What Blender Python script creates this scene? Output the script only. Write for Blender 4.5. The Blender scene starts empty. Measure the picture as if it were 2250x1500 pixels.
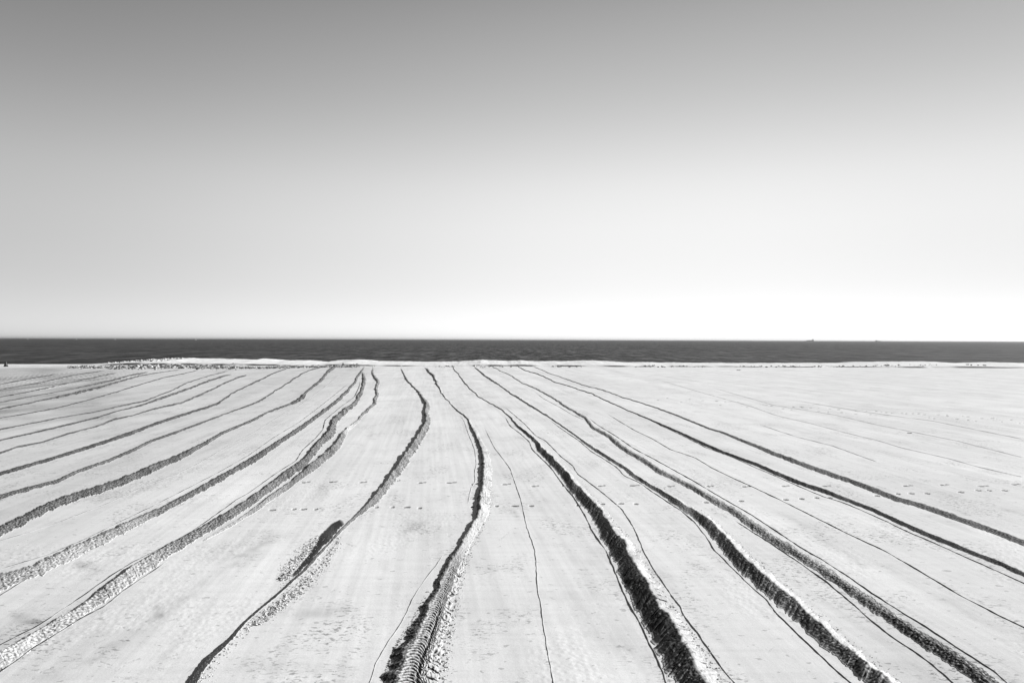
import bpy, math, random
import numpy as np
from mathutils import Matrix, Vector

# ------------------------------------------------------------------ camera
S = bpy.context.scene
C = S.collection
F = 1500.0                       # focal length in photo pixels (2250 wide, 24 mm lens)
CAMH = 5.2
PITCH = math.atan(4.0 / F)       # looking very slightly down
ROLL = math.radians(0.178)
cam_d = bpy.data.cameras.new('camera')
cam_d.sensor_width = 36.0
cam_d.lens = 24.0
cam_d.clip_start = 0.1
cam_d.clip_end = 90000
cam = bpy.data.objects.new('camera', cam_d)
C.objects.link(cam)
cam.matrix_world = (Matrix.Translation((0, 0, CAMH)) @ Matrix.Rotation(math.radians(90) - PITCH, 4, 'X')
                    @ Matrix.Rotation(ROLL, 4, 'Z'))
S.camera = cam
S.render.resolution_x = 1024
S.render.resolution_y = 682

# ------------------------------------------------------------------ light
SUN_AZ = 78.0                    # degrees to the right of the view direction
SUN_EL = 28.0
S.view_settings.view_transform = 'Standard'
S.view_settings.look = 'None'
S.view_settings.gamma = 1.0
S.view_settings.exposure = 0.75
sd = Vector((math.sin(math.radians(SUN_AZ)) * math.cos(math.radians(SUN_EL)),
             math.cos(math.radians(SUN_AZ)) * math.cos(math.radians(SUN_EL)),
             math.sin(math.radians(SUN_EL))))
sun_d = bpy.data.lights.new('sun', 'SUN')
sun_d.energy = 5.0
sun_d.angle = math.radians(0.5)
sun_d.color = (1, 1, 1)          # the photograph is black and white
sun = bpy.data.objects.new('sun', sun_d)
sun.rotation_euler = (-sd).to_track_quat('-Z', 'Y').to_euler()
C.objects.link(sun)

W = bpy.data.worlds.new('World')
S.world = W
W.use_nodes = True
nt = W.node_tree
nt.nodes.clear()
n_out = nt.nodes.new('ShaderNodeOutputWorld')
n_bg = nt.nodes.new('ShaderNodeBackground')
n_sky = nt.nodes.new('ShaderNodeTexSky')
n_sky.sky_type = 'NISHITA'
n_sky.sun_disc = False
n_sky.sun_elevation = math.radians(SUN_EL)
n_sky.sun_rotation = math.radians(SUN_AZ)
n_sky.altitude = 0
n_sky.air_density = 1.0
n_sky.dust_density = 0.3
SKY_EL = [(-10, 2.3), (0, 2.2), (2.5, 2.12), (5.6, 2.7), (9, 3.6), (13, 4.4), (19, 3.9), (26, 3.35), (36, 1.7), (90, 0.7)]
SKY_AZ = [(-180, .35), (-90, .38), (-50, .53), (-37, .57), (-20, .84), (0, 1.0), (20, .82), (37, .585), (60, .45), (110, .38), (180, .35)]
n_sep = nt.nodes.new('ShaderNodeSeparateColor')   # black and white film behind a red filter
nt.links.new(n_sky.outputs[0], n_sep.inputs[0])


def wmath(op, *args):
    n = nt.nodes.new('ShaderNodeMath'); n.operation = op
    for i, v in enumerate(args):
        if isinstance(v, (int, float)): n.inputs[i].default_value = v
        else: nt.links.new(v, n.inputs[i])
    return n.outputs[0]


def wcurve(val, pts, lo, hi, top):
    """piecewise linear curve through pts (value, result)"""
    m = nt.nodes.new('ShaderNodeMapRange'); nt.links.new(val, m.inputs[0])
    m.inputs[1].default_value = lo; m.inputs[2].default_value = hi
    cr = nt.nodes.new('ShaderNodeValToRGB'); cr.color_ramp.interpolation = 'B_SPLINE'
    nt.links.new(m.outputs[0], cr.inputs[0])
    el = cr.color_ramp.elements
    while len(el) < len(pts): el.new(.5)
    for e, (p, v) in zip(el, pts):
        e.position = (p - lo) / (hi - lo)
    for e, (p, v) in zip(el, pts):
        e.color = (v / top, v / top, v / top, 1)
    return wmath('MULTIPLY', cr.outputs[0], top)


# fitted sky gain by height and compass direction; unseen sky darkened to deepen shadows
n_tc = nt.nodes.new('ShaderNodeTexCoord')
n_xyz = nt.nodes.new('ShaderNodeSeparateXYZ'); nt.links.new(n_tc.outputs['Generated'], n_xyz.inputs[0])
w_el = wmath('MULTIPLY', wmath('ARCSINE', n_xyz.outputs[2]), 57.2958)
w_az = wmath('MULTIPLY', wmath('ARCTAN2', n_xyz.outputs[0], n_xyz.outputs[1]), 57.2958)
g_el = wcurve(w_el, SKY_EL, -10, 90, 7.0)
g_az = wcurve(w_az, SKY_AZ, -180, 180, 1.2)
n_mul = wmath('MULTIPLY', wmath('MULTIPLY', n_sep.outputs[0], g_el), g_az)
nt.links.new(n_mul, n_bg.inputs[0])
n_bg.inputs[1].default_value = 0.05
nt.links.new(n_bg.outputs[0], n_out.inputs[0])

rnd = random.Random(7)
RS = np.random.RandomState(11)

# ------------------------------------------------------------------ helpers
M3 = np.array(cam.matrix_world.to_3x3())


def unproj(x, y, z=0.0):
    """photo pixel (2250 x 1500) -> point on the level plane at height z"""
    x = np.asarray(x, float); y = np.asarray(y, float)
    d = np.stack([(x - 1125) / F, -(y - 750) / F, -np.ones_like(x)], -1) @ M3.T
    k = (z - CAMH) / d[..., 2]
    return d[..., 0] * k, d[..., 1] * k


def _hash(ix, iy, seed):
    h = (ix.astype(np.int64) * 374761393 + iy.astype(np.int64) * 668265263 + seed * 974711) & 0xffffffff
    h = ((h ^ (h >> 13)) * 1274126177) & 0xffffffff
    h = h ^ (h >> 16)
    return h


def perlin(x, y, seed=0):
    x = np.asarray(x, float); y = np.asarray(y, float)
    xi = np.floor(x); yi = np.floor(y)
    fx = x - xi; fy = y - yi
    u = fx * fx * fx * (fx * (fx * 6 - 15) + 10); v = fy * fy * fy * (fy * (fy * 6 - 15) + 10)

    def g(a, b):
        ang = _hash(xi + a, yi + b, seed) * (2 * math.pi / 4294967296.0)
        return np.cos(ang) * (fx - a) + np.sin(ang) * (fy - b)
    return ((g(0, 0) * (1 - u) + g(1, 0) * u) * (1 - v) + (g(0, 1) * (1 - u) + g(1, 1) * u) * v) * 1.5


def fbm(x, y, seed=0, n=3):
    r = 0; a = 1.0; t = 0
    for k in range(n):
        r = r + a * perlin(x * 2 ** k, y * 2 ** k, seed + k * 17); t += a; a *= .5
    return r / t


def clods(x, y, seed=0):
    """rounded lumps, 0..1 (1 = top of a lump)"""
    xi = np.floor(x); yi = np.floor(y)
    best = np.full(x.shape, 9.0)
    for a in (-1, 0, 1):
        for b in (-1, 0, 1):
            h = _hash(xi + a, yi + b, seed)
            px = xi + a + (h & 0xffff) / 65536.0
            py = yi + b + (h >> 16) / 65536.0
            d = (px - x) ** 2 + (py - y) ** 2
            best = np.minimum(best, d)
    return np.clip(1 - np.sqrt(best), 0, 1)


def sstep(a, b, x):
    t = np.clip((x - a) / (b - a), 0, 1)
    return t * t * (3 - 2 * t)


def tag(o, label=None, cat=None, group=None, kind=None):
    if label: o['label'] = label
    if cat: o['category'] = cat
    if group: o['group'] = group
    if kind: o['kind'] = kind
    return o


def make_obj(name, V, faces, mat, attr=None, parent=None, smooth=True):
    """V (n,3), faces (m,k) with k 3 or 4"""
    me = bpy.data.meshes.new(name)
    V = np.asarray(V, np.float32); faces = np.asarray(faces, np.int32)
    k = faces.shape[1]
    me.vertices.add(len(V)); me.vertices.foreach_set('co', V.ravel())
    me.loops.add(faces.size); me.loops.foreach_set('vertex_index', faces.ravel())
    me.polygons.add(len(faces))
    me.polygons.foreach_set('loop_start', np.arange(len(faces), dtype=np.int32) * k)
    me.polygons.foreach_set('use_smooth', np.full(len(faces), smooth))
    if attr is not None:
        a = me.attributes.new('damp_shade', 'FLOAT', 'POINT')
        a.data.foreach_set('value', np.asarray(attr, np.float32).ravel())
    me.update(calc_edges=True)
    me.materials.append(mat)
    o = bpy.data.objects.new(name, me)
    C.objects.link(o)
    if parent: o.parent = parent
    return o


def grid_faces(nr, nc):
    i = np.arange(nr - 1)[:, None] * nc + np.arange(nc - 1)[None, :]
    return np.stack([i, i + 1, i + nc + 1, i + nc], -1).reshape(-1, 4)


def node_mat(name):
    m = bpy.data.materials.new(name); m.use_nodes = True
    t = m.node_tree; t.nodes.clear()
    o = t.nodes.new('ShaderNodeOutputMaterial'); b = t.nodes.new('ShaderNodeBsdfPrincipled')
    t.links.new(b.outputs[0], o.inputs[0])
    return m, t, b


def math_node(t, op, a, b=None, clamp=False):
    n = t.nodes.new('ShaderNodeMath'); n.operation = op; n.use_clamp = clamp
    for i, v in enumerate((a, b)):
        if v is None: continue
        if isinstance(v, (int, float)): n.inputs[i].default_value = v
        else: t.links.new(v, n.inputs[i])
    return n.outputs[0]


def noise_node(t, vec, scale, detail=3, rough=.55, stretch=None):
    if stretch:
        mp = t.nodes.new('ShaderNodeMapping'); mp.inputs['Scale'].default_value = stretch
        t.links.new(vec, mp.inputs[0]); vec = mp.outputs[0]
    n = t.nodes.new('ShaderNodeTexNoise'); n.inputs['Scale'].default_value = scale
    n.inputs['Detail'].default_value = detail; n.inputs['Roughness'].default_value = rough
    t.links.new(vec, n.inputs['Vector'])
    return n.outputs['Fac']


def ramp(t, fac, a, b, va=0.0, vb=1.0):
    n = t.nodes.new('ShaderNodeMapRange'); n.interpolation_type = 'SMOOTHSTEP'
    t.links.new(fac, n.inputs[0])
    for i, v in enumerate((a, b, va, vb)): n.inputs[i + 1].default_value = v
    return n.outputs[0]


DRY, DAMP_SHADE = 0.585, 0.025  # sand albedos; the dark one serves damp sand and painted shade


def sand_material(name, is_ground):
    m, t, b = node_mat(name)
    tc = t.nodes.new('ShaderNodeTexCoord'); vec = tc.outputs['Object']
    at = t.nodes.new('ShaderNodeAttribute'); at.attribute_name = 'damp_shade'  # darkness per vertex: damp sand together with painted shade
    damp_shade = at.outputs['Fac']
    rot = t.nodes.new('ShaderNodeMapping'); rot.inputs['Rotation'].default_value = (0, 0, math.radians(-6.7))
    t.links.new(vec, rot.inputs[0]); rvec = rot.outputs[0]
    big = noise_node(t, vec, 0.16, 4)
    fine = noise_node(t, vec, 38, 3, .65)
    tone = math_node(t, 'MULTIPLY', ramp(t, big, .3, .7, .95, 1.04), ramp(t, fine, .25, .75, .93, 1.06))
    if is_ground:
        # long faint drag streaks left by the blade, running towards the sea
        st = noise_node(t, rvec, 1.0, 5, .6, (5.5, .10, 1))
        tone = math_node(t, 'MULTIPLY', tone, ramp(t, st, .3, .7, .93, 1.05))
        lane = noise_node(t, rvec, 1.0, 2, .5, (.55, .03, 1))
        tone = math_node(t, 'MULTIPLY', tone, ramp(t, lane, .35, .65, .95, 1.05))
        st2 = noise_node(t, vec, 1.0, 4, .6, (.35, 5.0, 1))
        tone = math_node(t, 'MULTIPLY', tone, ramp(t, st2, .3, .7, .955, 1.03))
        # patches of scratched, slightly damp flecks
        patch = ramp(t, noise_node(t, vec, .5, 4, .65, (1, .6, 1)), .50, .62)
        fleck = ramp(t, noise_node(t, vec, 9.0, 3, .7, (.8, 1.5, 1)), .53, .62)
        extra = math_node(t, 'MULTIPLY', math_node(t, 'MULTIPLY', patch, fleck), .60)
        rare = ramp(t, noise_node(t, vec, 5.0, 2, .6, (.8, 1.3, 1)), .655, .70, 0, .34)
        bl = ramp(t, noise_node(t, rvec, .7, 5, .62, (1.6, .5, 1)), .50, .72, 0, .13)
        damp_shade = math_node(t, 'ADD', damp_shade, bl)
        damp_shade = math_node(t, 'ADD', damp_shade, math_node(t, 'MAXIMUM', extra, rare))
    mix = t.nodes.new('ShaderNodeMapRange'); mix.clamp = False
    t.links.new(damp_shade, mix.inputs[0])
    mix.inputs[3].default_value = DRY; mix.inputs[4].default_value = DAMP_SHADE
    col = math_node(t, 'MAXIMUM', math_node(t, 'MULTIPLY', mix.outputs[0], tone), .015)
    t.links.new(col, b.inputs['Base Color'])
    b.inputs['Roughness'].default_value = .62
    b.inputs['Specular IOR Level'].default_value = .3 if is_ground else .08
    bp = t.nodes.new('ShaderNodeBump'); bp.inputs['Strength'].default_value = .22 if is_ground else .4
    bp.inputs['Distance'].default_value = .012
    bh = noise_node(t, vec, 22, 4, .65)
    t.links.new(bh, bp.inputs['Height']); t.links.new(bp.outputs[0], b.inputs['Normal'])
    return m


M_GROUND = sand_material('dry_sand', True)
M_RIDGE = sand_material('turned_sand', False)

# ------------------------------------------------------------------ ground
CREST = [(-400, 801), (0, 800.5), (150, 800.5), (262, 800), (276, 796), (316, 793), (340, 791), (373, 787.4), (427, 787), (453, 789),
         (471, 787.6), (507, 789), (570, 790.7), (583, 787.6), (613, 790.4), (640, 792), (689, 792), (728, 796),
         (740, 792), (799, 790), (835, 793.7), (951, 795), (1000, 794.5), (1061, 791), (1116, 793.5), (1143, 791.8), (1171, 793.7),
         (1240, 793.7), (1300, 792), (1367, 796), (1600, 797.8), (1831, 797.8), (1875, 795.5), (2033, 794.3),
         (2091, 798), (2163, 796), (2250, 798), (2700, 797)]
CRX = np.array([c[0] for c in CREST], float)
CRY = np.array([c[1] for c in CREST], float)
DC, DF = 150.0, 133.0
# crest height above the beach, at world x on the line Y = DC
CRZ = CAMH - (CRY - (743.3 + .0031 * CRX)) * DC / F
CRX = (CRX - 1125) / F * DC


def height(x, y, fine=False):
    z = 0.02 * perlin(x * .09, y * .05, 3) * sstep(4, 12, y)
    # berm beside the water
    cz = np.interp(x, CRX, CRZ)
    cz = cz + (cz > 0) * (.05 * perlin(x * .6, x * 0 + .3, 61) + .04 * perlin(x * 1.9, y * .3, 62))
    pile = sstep(-88, -80, x) * (1 - sstep(-68, -60, x))
    cz = cz + pile * (.16 * perlin(x * .35, y * .2, 63) + .10 * perlin(x * 1.1, y * .7, 64))
    foot = DF + 1.6 * perlin(x * .06, x * 0 + .5, 8) + .6 * perlin(x * .4, x * 0 + .5, 9)
    step = sstep(foot - .2, foot + .8, y)
    rise = np.where(cz > 0, .42 * step + .58 * sstep(foot, DC, y), sstep(100, DC, y))
    z = z * (1 - sstep(100, 130, y)) + cz * rise
    # the shore face going down under the sea
    z = np.where(y > DC, z * (1 - sstep(DC, DC + 3, y)) - .34 * np.clip(y - DC, 0, 12) * 1.0, z)
    return z


def build_ground():
    dense = np.linspace(-.86, .86, 2120)
    side = np.array([.9, 1.0, 1.2, 1.5, 2, 3, 5, 8, 13, 20.])
    tt = np.concatenate([-side[::-1], dense, side])
    inv = np.linspace(1 / 9.0, 1 / 160.0, 760)
    far = 1 / inv
    extra = np.linspace(128, 158, 60)
    far = np.unique(np.concatenate([far, extra]))
    ys = np.concatenate([[-400, -60, -12, 0, 4, 7, 8.2], far, [162, 170, 200, 320]])
    Y = np.repeat(ys[:, None], len(tt), 1)
    X = tt[None, :] * np.maximum(Y, 8.0)
    Z = height(X, Y)
    Z = np.where(Y > 162.5, -5.0, Z)
    damp_shade = np.zeros_like(Z)
    near = (np.abs(tt)[None, :] < .87) & (Y > 8.5) & (Y < 162)
    near_amp = np.where(near, 1.0, 0) * (1 - .6 * sstep(20, 60, Y))
    # fine relief: shallow blade chatter across the strips plus grainy unevenness
    Z = Z + near_amp * (.003 * fbm(X * .7 + Y * .3, Y * 1.3 - X * .3, 21) + .0015 * fbm(X * 3.7 - Y * 1.4, Y * 3.1 + X * 1.2, 22))
    patch = sstep(.05, .5, perlin(X * .5, Y * .28, 31))
    Z = Z + near_amp * patch * .010 * np.clip(clods(X * 7, Y * 7, 5) - .55, 0, 1) * (Y < 30)

    # ---- footprints and prints trodden into the sand (real dents, their shadow also painted dark)
    def dent(px, py, w, depth, dk, rim=.0, lx=1.0):
        nonlocal Z, damp_shade
        x0, y0 = unproj(px, py); x0 = float(x0); y0 = float(y0)
        rx = w / F * y0 * .5 * lx; ry = .10 if y0 < 45 else .18
        r0 = np.searchsorted(ys, y0 - 3 * ry - .1); r1 = np.searchsorted(ys, y0 + 3 * ry + .1)
        c0 = np.searchsorted(tt, x0 / y0 - 3 * rx / y0); c1 = np.searchsorted(tt, x0 / y0 + 3 * rx / y0)
        if r1 <= r0 or c1 <= c0: return
        xs = X[r0:r1, c0:c1]; yy = Y[r0:r1, c0:c1]
        q = np.sqrt(((xs - x0) / rx) ** 2 + ((yy - y0) / ry) ** 2)
        k = 1 - sstep(.75, 1.1, q)
        Z[r0:r1, c0:c1] += -depth * k + rim * np.exp(-((q - 1.35) / .25) ** 2)
        damp_shade[r0:r1, c0:c1] = np.maximum(damp_shade[r0:r1, c0:c1], dk * k)
    rowA = [(671, 1058, 20), (731, 1057, 20), (797, 1058, 18), (872, 1055, 14), (927, 1059, 18), (991, 1059, 24), (1041, 1063, 16),
            (1112, 1063, 20), (1175, 1067, 18), (1241, 1066, 16), (1321, 1067, 18), (1393, 1066, 24), (1473, 1067, 18),
            (1559, 1067, 16), (1639, 1068, 20), (1725, 1067, 18), (1815, 1067, 20), (1994, 1067, 22), (2074, 1065, 20),
            (2159, 1067, 24), (2231, 1063, 18)]
    rowB = [(598, 1119, 18), (646, 1117, 10), (667, 1117, 16), (694, 1117, 10), (827, 1113, 12), (862, 1113, 12), (894, 1113, 18),
            (922, 1115, 12), (1038, 1113, 10), (1091, 1111, 10), (1131, 1111, 18), (1167, 1111, 12), (1271, 1110, 14),
            (1324, 1107, 12), (1364, 1106, 16), (1397, 1107, 12), (1551, 1103, 14), (1628, 1100, 16), (1726, 1097, 14),
            (1761, 1095, 14), (1794, 1093, 12), (1823, 1093, 12), (1927, 1089, 14), (1973, 1085, 10), (2002, 1084, 14),
            (2037, 1084, 12), (2111, 1081, 16), (2149, 1077, 16), (2173, 1077, 12), (2207, 1077, 14)]
    for (a, b, w) in rowA:
        dent(a - w * .16, b + .5, w * .62, .022, .85); dent(a + w * .3, b - .5, w * .45, .018, .6)
    for (a, b, w) in rowB: dent(a, b, w * rnd.uniform(.8, 1.05), .024, rnd.uniform(.7, .95))
    for k in range(70):                                       # far row of prints on the right
        u = k / 69.; px = 1440 + 810 * u + rnd.uniform(-6, 6)
        py = 876 + 50 * u ** .9 + rnd.choice((-4, -3, 3, 4)) + rnd.uniform(-1, 1)
        dent(px, py, rnd.uniform(4, 8), .03, rnd.uniform(.3, .8))
    # a darker, rougher stripe of raked sand at the far left
    lx = X / Y
    dk = sstep(.50, .66, -lx) * sstep(34, 52, Y) * (1 - sstep(110, 130, Y))
    dk = dk * (.5 + .5 * perlin(lx * 14 + .0 * Y, (X + .9 * Y) * .0 + lx * 3 + 1200 / Y * (.9 + .35 * lx), 41))
    damp_shade = np.maximum(damp_shade, .42 * np.clip(dk, 0, 1))
    # fine hatch of rake marks at the far left, running with the ridges
    v = X + .118 * Y + .5 * perlin(Y * .05, Y * 0 + .3, 43)
    hz = sstep(-60, -56, v) * (1 - sstep(-40.5, -38.5, v)) * sstep(52, 58, Y) * (1 - sstep(96, 112, Y))
    st = perlin(v * 1.15, Y * .02, 44) + .5 * perlin(v * 2.6, Y * .03, 45)
    damp_shade = np.maximum(damp_shade, hz * .5 * sstep(.05, .6, st)); Z = Z + .05 * hz * st
    # faint smudges, scuffs and scratches trodden and dragged in the near sand
    Yc = np.maximum(Y, 8.0); sx = 1125 + F * X / Yc; sy = 746 + F * CAMH / Yc
    nz = .75 + .9 * perlin(X * 3.1, Y * 2.2, 46)
    for (ax, ay, bx, by, wd_, k_) in [(560, 1215, 130, 1500, 16, .13), (470, 1330, 300, 1500, 10, .10), (345, 1335, 352, 1352, 9, .22),
                                      (175, 1243, 205, 1246, 12, .35), (590, 1470, 860, 1475, 16, .10), (660, 1350, 760, 1340, 16, .22),
                                      (40, 1360, 80, 1370, 14, .30), (520, 1230, 600, 1180, 12, .22), (880, 1170, 930, 1150, 10, .14),
                                      (1330, 1390, 1420, 1440, 26, .10), (1800, 1180, 1900, 1240, 12, .14), (1950, 1330, 2080, 1420, 14, .10)]:
        dx_, dy_ = bx - ax, by - ay; q = np.clip(((sx - ax) * dx_ + (sy - ay) * dy_) / (dx_ * dx_ + dy_ * dy_), 0, 1)
        dd_ = np.hypot(sx - ax - q * dx_, (sy - ay - q * dy_) * 1.3)
        damp_shade = damp_shade + k_ * np.exp(-(dd_ / wd_) ** 2) * np.clip(nz, 0, 1.4) * near
    for k in range(110):
        if k < 45: ax, ay = rnd.uniform(60, 440), rnd.uniform(1345, 1490)
        else: ax, ay = rnd.uniform(20, 2200), rnd.uniform(1180, 1490)
        ln = rnd.uniform(6, 30) * (1 if k < 45 else .7); an = rnd.gauss(-.12, .25); kk = rnd.uniform(.1, .45); cv = rnd.uniform(-.8, .8)
        bx, by = ax + ln * math.cos(an), ay + ln * math.sin(an)
        r0 = np.searchsorted(ys, F * CAMH / (max(ay, by) + 4 - 746)); r1 = np.searchsorted(ys, F * CAMH / (min(ay, by) - 4 - 746))
        c0 = np.searchsorted(tt, (ax - 4 - 1125) / F); c1 = np.searchsorted(tt, (bx + 4 - 1125) / F)
        if r1 <= r0 or c1 <= c0: continue
        gx, gy = sx[r0:r1, c0:c1], sy[r0:r1, c0:c1]
        dx_, dy_ = bx - ax, by - ay; q = np.clip(((gx - ax) * dx_ + (gy - ay) * dy_) / (dx_ * dx_ + dy_ * dy_), 0, 1)
        dd_ = np.hypot(gx - ax - q * dx_, gy - ay - q * dy_ - cv * np.sin(q * 3))
        e = np.exp(-(dd_ / 1.2) ** 2) * np.clip(.6 + 1.2 * perlin(gx * .2, gy * .4, 47), 0, 1)
        damp_shade[r0:r1, c0:c1] += kk * e; Z[r0:r1, c0:c1] -= .003 * e
    # darker broken sand at the foot of the berm
    foot = DF + 1.6 * perlin(X * .06, X * 0 + .5, 8) + .6 * perlin(X * .4, X * 0 + .5, 9)
    fd = np.exp(-((Y - foot - .4) / .9) ** 2) * sstep(-.25, .35, perlin(X * .22, X * 0 + 2.2, 12) + .18)
    damp_shade = np.maximum(damp_shade, .9 * fd)
    rb = np.exp(-((Y - foot + .6) / 1.6) ** 2) * sstep(-76, -64, X) * (1 - sstep(-46, -36, X))
    damp_shade = np.maximum(damp_shade, .75 * rb * sstep(-.3, .3, perlin(X * .9, Y * 1.2, 66)))
    # loose, bleached sand on top of the berm; light falloff painted darker towards left, right and near corners
    damp_shade = damp_shade - (.10 + .14 * perlin(X * .35, Y * .5, 71)) * sstep(foot + .9, foot + 2.2, Y) * (1 - sstep(158, 160, Y)) * (np.interp(X, CRX, CRZ) > -.1)
    damp_shade = damp_shade + .17 * sstep(5.5, 13, -(X + .12 * Y) + 1.2 * fbm(X * .15, Y * .1, 55)) * (Y < 128) + .05 * (Y < 128) * sstep(.3, .6, X / np.maximum(Y, 8)) + .07 * sstep(.2, .7, np.abs(X) / np.maximum(Y, 8)) * (1 - sstep(11, 17, Y))
    V = np.stack([X, Y, Z], -1).reshape(-1, 3)
    o = make_obj('ground', V, grid_faces(len(ys), len(tt)), M_GROUND, damp_shade)
    tag(o, kind='structure')


build_ground()

# ------------------------------------------------------------------ sea
m, t, b = node_mat('sea_water')
tc = t.nodes.new('ShaderNodeTexCoord'); vec = tc.outputs['Object']
b.inputs['Base Color'].default_value = (.006, .006, .006, 1)
b.inputs['Roughness'].default_value = .30
b.inputs['IOR'].default_value = 1.33
w1 = noise_node(t, vec, .35, 4, .6, (.45, 1, 1))
w2 = noise_node(t, vec, .03, 3, .6, (.5, 1, 1))
gust = noise_node(t, vec, 1.0, 4, .7, (.40, .055, 1))       # small wavelets seen end on
gust2 = noise_node(t, vec, 1.0, 4, .65, (.012, .010, 1))    # broad gusts of wind
hh = math_node(t, 'ADD', math_node(t, 'MULTIPLY', w1, 1.0), math_node(t, 'MULTIPLY', w2, 2.5))
bp = t.nodes.new('ShaderNodeBump'); bp.inputs['Distance'].default_value = 3.0
t.links.new(math_node(t, 'ADD', ramp(t, gust, .35, .65, .25, 1.0), ramp(t, gust2, .35, .65, -.06, .06)), bp.inputs['Strength'])
t.links.new(hh, bp.inputs['Height']); t.links.new(bp.outputs[0], b.inputs['Normal'])
t.links.new(ramp(t, gust, .35, .65, .50, .78), b.inputs['Roughness'])
foam = noise_node(t, vec, 1.0, 5, .75, (.30, .045, 1))
t.links.new(ramp(t, foam, .42, .72, .003, .10), b.inputs['Base Color'])
xs = np.array([-60000., -8000, -1500, 0, 1500, 8000, 60000]); ysea = np.array([151.5, 400, 1500, 6000, 45000.])
XX, YY = np.meshgrid(xs, ysea)
SEAZ = -1.5
o = make_obj('sea', np.stack([XX, YY, np.full_like(XX, SEAZ)], -1).reshape(-1, 3), grid_faces(len(ysea), len(xs)), m)
tag(o, kind='structure')


# ------------------------------------------------------------------ ridges
def densify(P, step):
    """P rows (x, y, ...) in photo pixels -> smooth resampled rows"""
    P = np.array(P, float)
    if P[-1, 0] > 2250 or P[-1, 0] < 0 or P[-1, 1] > 1500:      # carries on beyond the view
        d = P[-1] - P[-3]; d = d / np.hypot(d[0], d[1]); k = min(650.0, (1690 - P[-1, 1]) / max(d[1], .05))
        if k > 10:
            q = P[-1].copy(); q[:2] += d[:2] * k
            if len(q) > 2: q[2] = P[-1, 2] * (q[1] - 746) / (P[-1, 1] - 746)
            P = np.vstack([P, q])
    seg = np.hypot(np.diff(P[:, 0]), np.diff(P[:, 1])); s = np.concatenate([[0], np.cumsum(seg)])
    n = max(4, int(s[-1] / step)); ss = np.linspace(0, s[-1], n)
    Q = np.stack([np.interp(ss, s, P[:, k]) for k in range(P.shape[1])], -1)
    kw = int(7 / step); ker = np.hanning(2 * kw + 3); ker /= ker.sum()
    pad = len(ker) // 2
    for k in range(Q.shape[1]):
        a = Q[:, k]; e = np.concatenate([2 * a[0] - a[pad:0:-1], a, 2 * a[-1] - a[-2:-pad - 2:-1]])
        Q[:, k] = np.convolve(e, ker, 'valid')
    return Q, ss


RSEED = [100]


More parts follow.
